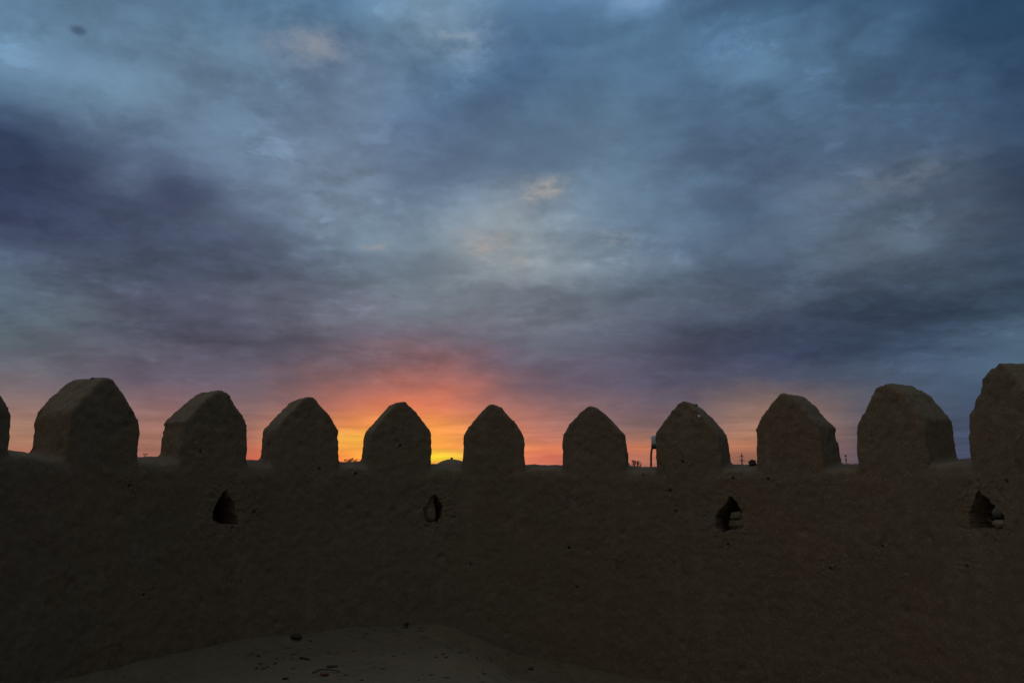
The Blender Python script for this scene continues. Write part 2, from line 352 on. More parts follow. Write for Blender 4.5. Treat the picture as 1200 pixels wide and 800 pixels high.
for v in bm.verts:
    p, n = v.co, v.normal
    d = .016 * n3(p, 1.3, 3) + .008 * n3(p, 4.0, 11) + .008 * n3(p, 11.0, 23) + .0065 * n3(p, 27.0, 31)
    up = max(0.0, p.z - EYE - .2)
    d += min(up, .5) * (.010 * n3(p, 8.0, 41) + .010 * n3(p, 19.0, 47))
    if up > .3:                                             # crumbled corners and edges
        d -= .030 * max(0, n3(p, 5.5, 84) - .25) + .035 * max(0, n3(p, 13, 67) - .33)
    d -= .06 * max(0, n3(p, 9, 71) - .50)                   # places where the last coat has dropped off
    q = p + n * d
    if r_of(p) < RAD + .12:
        for c, r in pit_p:
            k = (p - c).length
            if k < r * 1.15: q += -n * .045 * max(0, 1 - (k / (r * 1.15)) ** 2)
    newco.append(q)
for v, q in zip(bm.verts, newco): v.co = q

def inside(poly, x, y):
    c = False
    for (x0, y0), (x1, y1) in zip(poly, poly[1:] + poly[:1]):
        if (y0 > y) != (y1 > y) and x < (x1 - x0) * (y - y0) / (y1 - y0) + x0: c = not c
    return c
hole_data = []
kill = []
for poly in HOLES:
    t0, t1 = min(p[0] for p in poly), max(p[0] for p in poly)
    fs = []
    for f in bm.faces:
        c = f.calc_center_median()
        if c.z > EYE + .1 or c.z < EYE - .7 or c.y < YC: continue
        if r_of(c) > RAD + .2: continue
        t = th_of(c)
        if t < t0 - 1 or t > t1 + 1: continue
        if inside(poly, t, c.z - EYE): fs.append(f)
    fset = set(fs)
    # boundary edges of the opening, as directed pairs
    be = []
    for f in fs:
        for l in f.loops:
            if any(g not in fset for g in l.edge.link_faces): be.append((l.vert, l.link_loop_next.vert))
    bv = {v for e in be for v in e}
    for v in bv:                                             # pull the rim onto the outline
        x, y = R_(th_of(v.co)) * RAD, v.co.z - EYE
        best = None
        for (a0, z0), (a1, z1) in zip(poly, poly[1:] + poly[:1]):
            A = Vector((R_(a0) * RAD, z0)); B = Vector((R_(a1) * RAD, z1)); P = Vector((x, y))
            t = max(0, min(1, (P - A).dot(B - A) / max(1e-9, (B - A).length_squared))); Q = A + (B - A) * t
            if best is None or (Q - P).length < best[0]: best = ((Q - P).length, Q)
        q = best[1]; r = r_of(v.co)
        jit = .003
        v.co = pt(math.degrees((q.x + random.uniform(-jit, jit)) / RAD), r, EYE + q.y + random.uniform(-jit, jit))
    hole_data.append([(a.co.copy(), b.co.copy()) for a, b in be])
    kill += fs
bmesh.ops.delete(bm, geom=kill, context="FACES")
bm.normal_update()

# split into the wall body and one mesh per merlon (normals kept from the whole)
bm.verts.index_update()
NRM = [v.normal.copy() for v in bm.verts]
CO = [v.co.copy() for v in bm.verts]
groups = {}
for f in bm.faces:
    c = f.calc_center_median(); t = th_of(c); g = -1
    if c.z > top_z(t) - .10:
        for i, m in enumerate(MER):
            if abs(t - m[0]) * R_(1) * r_of(c) < MW * m[2] / 2 + .035 * (c.z < top_z(t) + .1):
                if c.z > top_z(t) + .0 and (abs(t - m[0]) * R_(1) * r_of(c) < MW * m[2] / 2 - .02 or c.z > top_z(t) + .10): g = i
                break
    groups.setdefault(g, []).append([v.index for v in f.verts])
bm.free()
def sub_mesh(name, faces):
    idx = {}; V = []; F = []; N = []
    for f in faces:
        q = []
        for i in f:
            if i not in idx: idx[i] = len(V); V.append(CO[i]); N.append(NRM[i])
            q.append(idx[i])
        F.append(q)
    me = mesh_np(name, V, F)
    me.normals_split_custom_set_from_vertices([tuple(n) for n in N])
    return me
wall = link("parapet_wall", sub_mesh("parapet_wall", groups[-1]), MUD)
tag(wall, "curved mud plastered fortress parapet with a row of rounded pointed merlons and four loopholes", "wall")
for i, m in enumerate(MER):
    o = link("merlon", sub_mesh("merlon", groups[i]), MUD, wall)
# loophole linings: the rim carried outwards through the wall, closed by fallen earth
for hi, be in enumerate(hole_data):
    cen = sum((a for a, b in be), Vector()) / len(be)
    tc = th_of(cen); o, al, ou = frame(tc)
    V = []; F = []; idx = {}
    keys = []
    for a, b in be:
        for p in (a, b):
            k = (round(p.x, 5), round(p.y, 5), round(p.z, 5))
            if k not in idx: idx[k] = len(keys); keys.append(p)
    nk = len(keys); steps = [0, .02, .06, .11, .17, .24, .32, .40, .47]
    for j, s in enumerate(steps):
        for p in keys:
            d = p - cen; d = d - ou * d.dot(ou)
            q = p + ou * s - d * (.02 + .55 * min(s, .25) if s > 0 else 0) + Vector((0, 0, -.10 * s))
            if s > 0: q += Vector((n3(q, 14, 5), n3(q, 14, 9), n3(q, 14, 13))) * .022
            V.append(q)
    E = []
    for a, b in be:
        ka = idx[(round(a.x, 5), round(a.y, 5), round(a.z, 5))]; kb = idx[(round(b.x, 5), round(b.y, 5), round(b.z, 5))]
        for j in range(len(steps) - 1):
            F.append((j * nk + ka, j * nk + kb, (j + 1) * nk + kb, (j + 1) * nk + ka))
        E.append((ka, kb))
    V.append(sum(V[-nk:], Vector()) / nk)
    for ka, kb in E: F.append(((len(steps) - 1) * nk + ka, (len(steps) - 1) * nk + kb, len(V) - 1))
    lh = link("loophole", mesh_np("loophole", V, F), MUD, wall)
    if hi == 1:                                              # half walled up with mud
        b2 = bmesh.new()
        q = o + ou * .12 - al * .10 + Vector((0, 0, EYE - .29))
        rot = Matrix((al, ou, Vector((0, 0, 1)))).transposed()
        add_box(b2, q, (.28, .12, .50), rot)
        bmesh.ops.subdivide_edges(b2, edges=b2.edges[:], cuts=7, use_grid_fill=True)
        for v in b2.verts: v.co += Vector((n3(v.co, 9, 2), n3(v.co, 9, 4), n3(v.co, 9, 6))) * .03
        link("infill", bm_mesh("infill", b2), MUD, lh)
# battered foot of the bastion, outside and below the walk
V = []; F = []
tt = np.arange(-smax, smax + .01, 3.0)
for th in tt:
    for dr, z in ((.66, -.55), (.80, -2.0), (1.1, -4.1)): V.append(pt(th, RAD + dr, z))
for i in range(len(tt) - 1):
    for j in range(2): F.append((i * 3 + j, i * 3 + j + 1, (i + 1) * 3 + j + 1, (i + 1) * 3 + j))
link("wall_foot", mesh_np("wall_foot", V, F), MUD, wall)

# ------------------------------------------------------------------ ground
def sstep(x, a, b):
    t = max(0.0, min(1.0, (x - a) / (b - a))); return t * t * (3 - 2 * t)
def ground_z(x, y):
    xc = -.77 + (11.1 - y) * .19 + .07 * n3((x, y, 0), 1.5, 2)
    t = x - xc
    z = -.24 * sstep(t, -.30, .62) - .20 * sstep(t, .25, 1.1) - .22 * sstep(t, .9, 2.4)
    z += .03 * n3((x, y, 0), 1.1, 7) + .016 * n3((x, y, 0), 4, 3) + .008 * n3((x, y, 0), 13, 5)
    slope = sstep(t, -.1, .05) * (1 - sstep(t, .6, 1.4))
    z += slope * (.035 * n3((x, y, 0), 5, 17) + .022 * n3((x, y, 0), 12, 19))
    z += .0 * sstep(t, -.45, -.1) * (1 - sstep(t, -.1, .12))          # raised crumbling lip
    r = r_of(Vector((x, y, 0)))
    z += .15 * sstep(r, RAD - .70, RAD + .04) ** 2                            # earth banked at the wall's foot
    z -= .05 * sstep(-x, 2.6, 4.2)
    return z
st = .045
xs = np.arange(XC - RAD - .3, XC + RAD + .31, st); ys = np.arange(-7, YC + RAD + .3, st)
ys = np.concatenate([np.arange(-7, 5.5, .25), np.arange(5.5, YC + RAD + .3, st)])
idx = {}; V = []; F = []
for j, y in enumerate(ys):
    for i, x in enumerate(xs):
        if y > YC and math.hypot(x - XC, y - YC) > RAD + .27: continue
        idx[(i, j)] = len(V); V.append((x, y, ground_z(x, y)))
for (i, j) in list(idx):
    q = [(i, j), (i + 1, j), (i + 1, j + 1), (i, j + 1)]
    if all(k in idx for k in q): F.append([idx[k] for k in q])
g = link("ground", mesh_np("ground", V, F), FLOOR); tag(g, kind="structure")

V = []; F = []                                                          # the plain outside, out to the horizon
radii = [5.2, 9, 16, 30, 60, 120, 250, 600, 1500, 4000, 12000, 30000]
for r in radii:
    for k in range(72):
        a = 2 * math.pi * k / 72
        x, y = r * math.sin(a), YC + r * math.cos(a)
        V.append((x, y, -4.0 + (0 if r > 700 else .25 * n3((x, y, 0), .03, 3))))
for i in range(len(radii) - 1):
    for k in range(72): F.append((i * 72 + k, i * 72 + (k + 1) % 72, (i + 1) * 72 + (k + 1) % 72, (i + 1) * 72 + k))
pl = link("plain", mesh_np("plain", V, F), PLAIN); tag(pl, kind="structure")

# ------------------------------------------------------------------ stones, clods, straw
def lump(name, size, mat, seed, sub=3, rough=.35):
    b = bmesh.new(); bmesh.ops.create_icosphere(b, subdivisions=sub, radius=.5)
    for v in b.verts:
        v.co *= 1 + rough * n3(v.co, 2.3, seed) + rough * .5 * n3(v.co, 6, seed + 3)
        v.co = Vector((v.co.x * size[0], v.co.y * size[1], v.co.z * size[2]))
    return link(name, bm_mesh(name, b), mat)

def brick(name, size, mat, seed):
    b = bmesh.new(); bmesh.ops.create_cube(b, size=1)
    bmesh.ops.bevel(b, geom=b.edges[:], offset=.12, segments=2, affect="EDGES")
    bmesh.ops.subdivide_edges(b, edges=b.edges[:], cuts=2, use_grid_fill=True)
    for v in b.verts:
        v.co = Vector((v.co.x * size[0], v.co.y * size[1], v.co.z * size[2]))
        v.co += Vector((n3(v.co, 20, seed), n3(v.co, 20, seed + 2), n3(v.co, 20, seed + 4))) * .022 + Vector((n3(v.co, 7, seed), n3(v.co, 7, seed + 2), n3(v.co, 7, seed + 4))) * .03
    return link(name, bm_mesh(name, b), mat)

def on_wall(o, th, r, z, roll=0, yaw=0):
    o.location = pt(th, r, EYE + z); o.rotation_euler = (0, roll, -R_(max(-90, min(90, th))) + yaw)
    return o

# things lodged in the loopholes
tag(on_wall(brick("mud_brick", (.17, .12, .085), BRICK, 3), 35.75, RAD + .07, -.335), "upper pale mud brick in the loophole nearest below the lamp post and white flecked merlon", "brick", "bricks lodged in a loophole")
tag(on_wall(brick("mud_brick", (.18, .13, .10), BRICK, 8), 35.75, RAD + .08, -.437, .06), "lower pale mud brick in the loophole nearest below the white flecked merlon", "brick", "bricks lodged in a loophole")
tag(on_wall(lump("stone", (.10, .12, .13), GREYSTONE, 4), 74.75, RAD + .04, -.22), "grey green stone above the pale one in the rightmost loophole", "stone")
tag(on_wall(lump("stone", (.12, .10, .085), STONE, 9), 75.0, RAD + .015, -.325), "pale stone at the bottom right corner of the rightmost loophole", "stone")
tag(on_wall(lump("stone", (.13, .10, .20), MUD, 14), -14.7, RAD + .055, -.345), "rounded pale stone inside the half blocked loophole left of the middle", "stone")

# lumps on the wall tops
tag(on_wall(lump("clod", (.10, .10, .085), CLOD, 21), 37.5, RAD + .28, .325), "dark clod lying on the wall top between two merlons beside the distant pylon", "clod")
tag(on_wall(lump("clod", (.035, .035, .03), CLOD, 25), -67.8, RAD + .22, 1.135), "tiny dark clod on the crown of the largest left merlon", "clod")
tag(on_wall(lump("clod", (.035, .03, .03), CLOD, 27), 29.6, RAD + .16, 1.098), "tiny dark clod on the crown of the merlon with the white fleck", "clod")
tag(on_wall(lump("clod", (.06, .06, .07), CLOD, 29), -1.0, RAD + .16, .91), "small dark lump jutting from the right shoulder of the middle merlon", "clod")

# white flecks
tag(on_wall(lump("white_fleck", (.042, .02, .042), WHITE, 31, 2), 30.52, RAD + .002, .935), "white fleck stuck high on the merlon right of the lamp post", "fleck")
proto = None
for k, (t, z) in enumerate([(-3.12, -1.476), (-3.12, -1.519), (-2.97, -1.585), (-3.25, -1.628)]):
    if proto is None: o = proto = lump("plaster_fleck", (.022, .012, .026), STONE, 33, 2)
    else: o = proto.copy(); COL.objects.link(o)
    on_wall(o, t, RAD - .012, z, random.uniform(0, 3))
    tag(o, "pale speck in a short vertical row low on the wall above the earth mound", "fleck", "pale specks in a vertical row on the wall")

# straw stalks in the plaster
proto = None
sp = [(60.2, .62), (47.3, -.006), (74.0, -.30), (70.6, -.063), (26.5, .60), (51.1, -.65), (55.4, -.166), (66, -.2), (63, .15), (58, -.45), (44, -.35), (39, -.75), (77.2, -.5), (75.5, .55), (79, .45), (30, -.5), (20, -1.1), (12, -.6), (48, -1.0), (61, -.9)]
for k, (t, z) in enumerate(sp):
    if proto is None:
        b = bmesh.new(); add_tube(b, [(-.045, 0, -.004), (-.01, -.004, .003), (.045, 0, -.002)], .0026, 5)
        o = proto = link("straw_stalk", bm_mesh("straw_stalk", b), STRAW)
    else: o = proto.copy(); COL.objects.link(o)
    on_wall(o, t, RAD - .004, z, random.uniform(-1.2, 1.2)); o.scale = (random.uniform(.6, 1.3),) * 3
    tag(o, "short pale straw stalk bedded in the mud plaster", "straw", "straw stalks in the wall plaster")

# debris on the earth platform
def lay(o, x, y, dz=0.0, rz=0.0):
    o.location = (x, y, ground_z(x, y) + dz); o.rotation_euler = (0, 0, rz); return o
tag(lay(lump("clod", (.13, .10, .075), CLOD, 41), -2.60, 10.16, .025), "large black clod at the back of the earth platform by the wall foot", "clod")
tag(lay(lump("clod", (.065, .06, .055), CLOD, 43), -1.36, 10.85, .05), "black clod at the wall foot near the mound's peak", "clod")
def twig(pts, r=.007):
    b = bmesh.new(); add_tube(b, pts, [r, r * .9, r * .8, r * .5], 5)
    return link("twig", bm_mesh("twig", b), TWIG)
tag(lay(twig([(-.06, .03, .01), (-.02, .012, .018), (.03, -.01, .012), (.07, -.03, .008)], .011), -2.32, 9.47), "short black twig slanting behind the long bent twig on the platform", "twig")
tag(lay(twig([(-.13, -.05, .008), (-.06, .0, .03), (.05, .012, .026), (.15, 0, .006)], .008), -1.93, 8.83), "long bent twig on the platform front", "twig")
tag(lay(lump("clod", (.12, .05, .03), CLOD, 45), -1.92, 9.06, .01, .1), "flat elongated dark clod behind the long bent twig", "clod")
tag(lay(lump("clod", (.09, .05, .03), REDCHIP, 47), -1.90, 8.62, .01, .3), "reddish brown flat chip below the long bent twig", "chip")
tag(lay(lump("leaf_scrap", (.06, .04, .014), LEAFGREEN, 49), -2.26, 8.48, .012, .2), "small dark green leaf scrap at the platform front", "leaf")
tag(lay(lump("clod", (.065, .05, .045), REDCHIP, 51), .24, 10.85, .02), "small red brown stone on the lower ground right of the mound", "stone")
proto = [lump("crumb", (.035, .028, .02), CRUMB, 53, 2), lump("crumb", (.06, .03, .018), CRUMB, 57, 2), lump("crumb", (.022, .02, .014), CRUMB, 59, 2)]
used = set()
spots = [(-1.37, 9.03), (-1.35, 9.65), (-.86, 9.51), (-.92, 8.75), (-.83, 8.75), (-.66, 8.68), (-.93, 8.49), (-.58, 9.16), (-2.4, 10.0), (-2.03, 9.85), (-1.1, 10.2), (-1.7, 8.7), (-1.5, 8.5), (-.75, 10.2), (-.62, 10.0)]
rc = random.Random(5)
for (cx, cy, n, sx, sy) in ((-2.72, 9.55, 9, .2, .12), (-2.65, 9.05, 6, .16, .07), (-2.3, 9.95, 8, .22, .1), (-.35, 9.3, 14, .16, .7), (-.45, 10.3, 10, .2, .4), (-1.6, 9.6, 5, .7, .6), (-.15, 8.7, 8, .15, .3)):
    for _ in range(n): spots.append((rc.gauss(cx, sx), rc.gauss(cy, sy)))
for (x, y) in spots:
    k = rc.choice((0, 1, 1, 2, 2))
    if math.hypot(x - XC, y - YC) > RAD - .12: continue
    if k in used: o = proto[k].copy(); COL.objects.link(o)
    else: o = proto[k]; used.add(k)
    lay(o, x, y, .004, rc.uniform(0, 3)); o.scale = (rc.uniform(.7, 1.4),) * 3
    tag(o, "dark earth crumb scattered on the pale platform", "crumb", "earth crumbs on the platform")
b = bmesh.new(); add_tube(b, [(0, 0, -.02), (.02, 0, .03), (.05, 0, .06), (.07, 0, .075)], [.006, .005, .004, .003], 5)
tw = link("twig", bm_mesh("twig", b), TWIG); on_wall(tw, -73.6, RAD + .40, .335)
tag(tw, "thin dark twig on the wall top left of the largest left merlon", "twig")

# ------------------------------------------------------------------ beyond the wall
def polar(az, d, el=None):
    a = R_(az); return Vector((d * math.sin(a), d * math.cos(a), EYE + d * math.tan(R_(el)) if el is not None else -4.0))

# lamp on a bent pole just outside the wall
lp = polar(9.76, 12.35); root = empty("lamp_post", lp); tag(root, "slim dark lamp post with a pale grey lamp head half hidden behind a merlon", "lamp post")
zb = EYE + 12.35 * math.tan(R_(2.72)) + 4.0; zt = EYE + 12.35 * math.tan(R_(3.66)) + 4.0
b = bmesh.new(); add_tube(b, [(-.012, 0, -.15), (-.012, 0, zb - .25), (-.006, 0, zb - .08), (.008, 0, zb + .005)], .0155, 10); link("pole", bm_mesh("pole", b), DARKMETAL, root)
b = bmesh.new(); add_lathe(b, [(.045, zb), (.052, zb + .01), (.052, zb + .055), (.045, zb + .062)], (.05, 0, 0), 24); link("lamp_base", bm_mesh("lamp_base", b), DARKMETAL, root)
b = bmesh.new(); add_lathe(b, [(.045, zb + .064), (.05, zb + .075), (.05, zt - .03), (.042, zt - .008), (.02, zt)], (.05, 0, 0), 24); link("lamp_cover", bm_mesh("lamp_cover", b), PALEPLASTIC, root)

# lattice pylon
def pylon(az, d, el, label, arm, w0):
    base = polar(az, d); root = empty("pylon", base); root.rotation_euler = (0, 0, -R_(az) + .25)
    H = EYE + d * math.tan(R_(el)) + 4.0
    b = bmesh.new(); t = .085
    for sx in (-1, 1):
        for sy in (-1, 1): add_tube(b, [(sx * w0, sy * w0, 0), (sx * w0 * .32, sy * w0 * .32, H * .62), (sx * .12, sy * .12, H)], [t * 1.5, t * 1.2, t], 4)
    n = 9
    for i in range(n):
        z0, z1 = H * i / n, H * (i + 1) / n
        wf = lambda z: w0 * (1 - .68 * z / (H * .62)) if z < H * .62 else w0 * .32 + (.12 - w0 * .32) * (z - H * .62) / (H * .38)
        a, c = wf(z0), wf(z1)
        for (p, q) in (((-a, -a, z0), (c, -c, z1)), ((a, -a, z0), (-c, -c, z1)), ((-a, a, z0), (c, c, z1)), ((a, a, z0), (-c, c, z1)), ((-a, -a, z0), (-c, c, z1)), ((a, -a, z0), (c, c, z1))):
            add_tube(b, [p, q], t * .6, 4)
    link("tower_lattice", bm_mesh("tower_lattice", b, False), STEEL, root)
    for zf, wa in ((.93, .55), (.84, .8), (.745, 1.0)):
        b = bmesh.new(); A = arm * wa; z = H * zf
        add_tube(b, [(-A, 0, z), (A, 0, z)], t * 1.0, 4)
        add_tube(b, [(-A, 0, z), (0, 0, z + A * .28), (A, 0, z)], t * .8, 4)
        for s in (-1, 1): add_tube(b, [(s * A * .96, 0, z), (s * A * .96, 0, z - .8)], t * .9, 5)
        link("crossarm", bm_mesh("crossarm", b, False), STEEL, root)
    tag(root, label, "pylon"); return root
pylon(15.81, 420, 2.38, "distant lattice power pylon seen over the wall beside a dark clod", 2.0, 1.4)

root = empty("radio_mast", polar(22.36, 420)); H = EYE + 420 * math.tan(R_(2.2)) + 4
b = bmesh.new()
for k in range(3):
    a = 2.1 * k; add_tube(b, [(.3 * math.cos(a), .3 * math.sin(a), 0), (.25 * math.cos(a), .25 * math.sin(a), H)], .06, 4)
for i in range(24):
    a = 2.1 * i; add_tube(b, [(.3 * math.cos(a), .3 * math.sin(a), H * i / 24), (.3 * math.cos(a + 2.1), .3 * math.sin(a + 2.1), H * (i + 1) / 24)], .04, 4)
link("mast", bm_mesh("mast", b, False), STEEL, root)
for zf in (.985, .90):
    b = bmesh.new(); add_lathe(b, [(.3, H * zf - .7), (.42, H * zf - .6), (.42, H * zf + .1), (.3, H * zf + .2)], (0, 0, 0), 8); link("antenna", bm_mesh("antenna", b), STEEL, root)
tag(root, "thin distant mast in the narrow gap between the two rightmost complete merlons", "mast")

root = empty("street_lamp", polar(-24.33, 160)); H = EYE + 160 * math.tan(R_(2.2)) + 4
b = bmesh.new(); add_tube(b, [(0, 0, 0), (0, 0, H * .6), (0, 0, H - .55)], [.11, .09, .07], 8); link("pole", bm_mesh("pole", b), DARKMETAL, root)
for s in (-1, 1):
    b = bmesh.new(); add_tube(b, [(0, 0, H - .6), (s * .12, 0, H - .3), (s * .3, 0, H - .08), (s * .34, 0, H)], .055, 6); a = link("arm", bm_mesh("arm", b), DARKMETAL, root)
    b = bmesh.new(); vs = add_box(b, (s * .2, 0, H + .0), (.34, .2, .09)); bmesh.ops.bevel(b, geom=b.edges[:], offset=.03, segments=2, affect="EDGES"); link("lamp_head", bm_mesh("lamp_head", b), DARKMETAL, a)
tag(root, "tiny distant street lamp with two short arms in the gap beside the leftmost complete merlon", "street lamp")

# domed roof
d = 60; base = polar(-4.25, d); root = empty("domed_building", base); root.rotation_euler = (0, 0, .35)
top = EYE + d * math.tan(R_(2.03)) + 4.0
b = bmesh.new(); hb = top - 1.35
add_box(b, (0, 0, hb / 2 - .1), (4.2, 4.2, hb + .2)); bmesh.ops.bevel(b, geom=[e for e in b.edges], offset=.12, segments=2, affect="EDGES"); link("wall", bm_mesh("wall", b, False), MUD, root)
prof = [(1.62 * math.cos(a), hb - .05 + 1.42 * math.sin(a)) for a in np.linspace(0, 1.53, 14)]
b = bmesh.new(); add_lathe(b, prof, (0, 0, 0), 32)
for v in b.verts: v.co += Vector((0, 0, .03 * n3(v.co, 1.5, 3)))
link("dome", bm_mesh("dome", b), MUD, root)
b = bmesh.new(); add_lathe(b, [(.09, top - .03), (.07, top + .03), (.11, top + .07), (.08, top + .12), (.03, top + .15)], (0, 0, 0), 12); link("finial", bm_mesh("finial", b), DARKMETAL, root)
b = bmesh.new(); add_box(b, (0, -2.1, 1.0), (.9, .16, 2.0)); link("door", bm_mesh("door", b, False), DARKMETAL, root)
tag(root, "mud domed building, its knobbed dome tip rising over the wall beside the brightest glow", "building")

# trees
def tree(az, d, el, rad, label, seed, leaves=900, ls=.16):
    rng = random.Random(seed); base = polar(az, d); root = empty("tree", base)
    H = EYE + d * math.tan(R_(el)) + 4.0
    b = bmesh.new()
    add_tube(b, [(0, 0, -.2), (.1, .05, H * .35), (.0, 0, H * .6), (.05, 0, H * .85)], [.22, .16, .1, .03], 7)
    tips = []
    for k in range(16):
        a = rng.uniform(0, 6.28); z0 = H * rng.uniform(.4, .75); rr = rad * rng.uniform(.45, .95); z1 = min(H * .985, z0 + H * rng.uniform(.12, .3))
        m = Vector((rr * .5 * math.cos(a), rr * .5 * math.sin(a), (z0 + z1) / 2 - .1)); e = Vector((rr * math.cos(a), rr * math.sin(a), z1))
        add_tube(b, [(0, 0, z0), m, e], [.07, .045, .015], 5); tips.append(e)
    for k in range(6):
        e = Vector((rng.uniform(-.5, .5) * rad, rng.uniform(-.5, .5) * rad, H * rng.uniform(.93, 1.0))); add_tube(b, [(0, 0, H * .7), e * .97, e], [.05, .03, .012], 5); tips.append(e)
    link("trunk", bm_mesh("trunk", b), BARK, root)
    b = bmesh.new()
    for _ in range(leaves):
        e = rng.choice(tips); p = e + Vector((rng.gauss(0, .3), rng.gauss(0, .3), rng.gauss(-.15, .28))) * rad * .5
        if p.z > H + .05: p.z = H - rng.uniform(0, .3)
        s = ls * rng.uniform(.6, 1.3)
        u = Vector((rng.gauss(0, 1), rng.gauss(0, 1), rng.gauss(0, 1))).normalized(); w = u.orthogonal().normalized()
        b.faces.new([b.verts.new(p + u * s), b.verts.new(p + w * s * .45), b.verts.new(p - u * s), b.verts.new(p - w * s * .45)])
    link("crown", bm_mesh("crown", b, False), LEAF, root)
    tag(root, label, "tree")
tree(-11.15, 90, 2.05, 1.0, "far tree top peeking over the wall in the bright gap with yellow streaks", 3, 330, .10)
tree(8.72, 90, 1.93, .9, "far sparse tree top just left of the lamp post", 5, 380, .10)
tree(8.15, 95, 1.72, .9, "lower far tree top at the merlon edge left of the lamp post", 8, 380, .10)
tree(5.70, 100, 1.86, .6, "tiny far shrub tip right of the gap beside the middle merlon", 9, 300, .10)

# ------------------------------------------------------------------ sky, sun, camera
w = bpy.data.worlds.new("World"); scene.world = w; w.use_nodes = True
nt = NT(w.node_tree)
for n in list(w.node_tree.nodes): w.node_tree.nodes.remove(n)
out = nt.node("ShaderNodeOutputWorld"); bg = nt.node("ShaderNodeBackground"); nt.l.new(bg.outputs[0], out.inputs[0])
d = nt.node("ShaderNodeTexCoord").outputs["Generated"]
sx = nt.node("ShaderNodeSeparateXYZ"); nt.put(sx.inputs[0], d); X, Y, Z = sx.outputs
# a flat cloud deck seen in perspective: its streaks crowd together towards the horizon
zz = nt.math("ADD", nt.math("MAXIMUM", Z, 0.0), .22)
cv = nt.node("ShaderNodeCombineXYZ"); nt.put(cv.inputs[0], nt.math("DIVIDE", X, zz)); nt.put(cv.inputs[1], nt.math("DIVIDE", Y, zz)); cv.inputs[2].default_value = .37
deck = cv.outputs[0]
az = nt.math("MULTIPLY", nt.math("ARCTAN2", X, Y), 57.29578)
el = nt.math("MULTIPLY", nt.math("ARCSINE", Z), 57.29578)
wn = nt.noise(deck, 2.6, 6, .58, .15)
ws = nt.node("ShaderNodeSeparateColor"); nt.put(ws.inputs[0], wn.outputs["Color"])
hi = nt.maprange(el, 2.5, 13, .05, 1, True)
wa = nt.math("MULTIPLY", nt.math("MULTIPLY", nt.math("SUBTRACT", ws.outputs[0], .5), 8.0), hi)
we = nt.math("MULTIPLY", nt.math("MULTIPLY", nt.math("SUBTRACT", ws.outputs[1], .5), 5.5), hi)
az2 = nt.math("ADD", az, wa); el2 = nt.math("ADD", el, we)
f = nt.maprange(az2, -36, 36)
cur = None
for i, row in enumerate(SKY):
    cols = [tuple(int(v) / 1000 for v in q.split(",")) for q in row.split()]
    r = nt.ramp(f, [(k / (len(cols) - 1), c) for k, c in enumerate(cols)])
    if cur is None: cur = r
    else: cur = nt.mix(nt.maprange(el2, SKY_EL[i - 1], SKY_EL[i]), cur, r)
# cloud grain: broad soft lumps, finer torn edges, and pale wisps; darker parts go violet, lighter ones blue-white
n1 = nt.noise(deck, 3.6, 10, .57, .15).outputs[0]
patch = nt.maprange(nt.noise(deck, 1.5, 3, .5).outputs[0], .38, .62, .35, 1.1, True)
n2 = nt.noise(deck, 12.0, 8, .62, .15).outputs[0]
n3_ = nt.noise(nt.vmath("ADD", deck, nt.vmath("SCALE", wn.outputs["Color"], .30)), 8.0, 10, .64, .1).outputs[0]
def field(blobs):
    t = None
    for (a0, e0, sa, se) in blobs:
        p = nt.math("POWER", nt.math("DIVIDE", nt.math("SUBTRACT", az, a0), sa), 2.0); q = nt.math("POWER", nt.math("DIVIDE", nt.math("SUBTRACT", el, e0), se), 2.0)
        b = nt.math("POWER", 2.718, nt.math("MULTIPLY", nt.math("ADD", p, q), -1.0)); t = b if t is None else nt.math("MAXIMUM", t, b)
    return t
rag = nt.math("ADD", nt.math("MULTIPLY", nt.math("SUBTRACT", n1, .5), 1.5), nt.math("MULTIPLY", nt.math("SUBTRACT", n3_, .5), .8))
bank = nt.maprange(nt.math("ADD", field(BANKS), rag), .34, .66, 0, 1, True)
gap = nt.maprange(nt.math("ADD", field(BREAKS), rag), .36, .80, 0, 1, True)
cur = nt.mix(nt.math("MULTIPLY", bank, .9), cur, nt.mix(1.0, cur, (.83, .86, .87), "MULTIPLY"))
cur = nt.mix(gap, cur, nt.mix(1.0, cur, (1.19, 1.175, 1.165), "MULTIPLY"))
amp = nt.maprange(el, 2.5, 11, .15, 1.0, True)
lump = nt.maprange(n1, .36, .64, -1, 1, True)
torn = nt.maprange(n2, .34, .66, -1, 1, True)
g = nt.math("ADD", nt.math("MULTIPLY", lump, .15), nt.math("MULTIPLY", nt.math("MULTIPLY", torn, patch), .10))
wisp = nt.math("MULTIPLY", nt.maprange(n3_, .53, .66, 0, 1, True), nt.math("MULTIPLY", patch, nt.maprange(n1, .46, .56, .1, 1)))
g = nt.math("ADD", nt.math("MULTIPLY", nt.math("ADD", g, nt.math("MULTIPLY", wisp, .27)), amp), .975)
cur = nt.mix(1.0, cur, g, "MULTIPLY")
cur = nt.mix(nt.math("MULTIPLY", nt.math("MULTIPLY", nt.maprange(lump, -.1, -1, 0, 1), amp), .35), cur, nt.mix(1.0, cur, (.96, .94, 1.0), "MULTIPLY"))
# thin horizontal bars of lit cloud low over the horizon
mp = nt.node("ShaderNodeMapping"); cb = nt.node("ShaderNodeCombineXYZ"); nt.put(cb.inputs[0], az); nt.put(cb.inputs[1], el)
nt.put(mp.inputs[0], cb.outputs[0]); mp.inputs["Scale"].default_value = (.16, 1.7, 1)
bars = nt.maprange(nt.noise(mp.outputs[0], 1.0, 4, .6).outputs[0], .38, .66, .86, 1.16)
bars = nt.math("ADD", nt.math("MULTIPLY", nt.math("SUBTRACT", bars, 1.0), nt.maprange(el, 4.2, 6.0, 1, 0, True)), 1.0)
cur = nt.mix(1.0, cur, bars, "MULTIPLY")
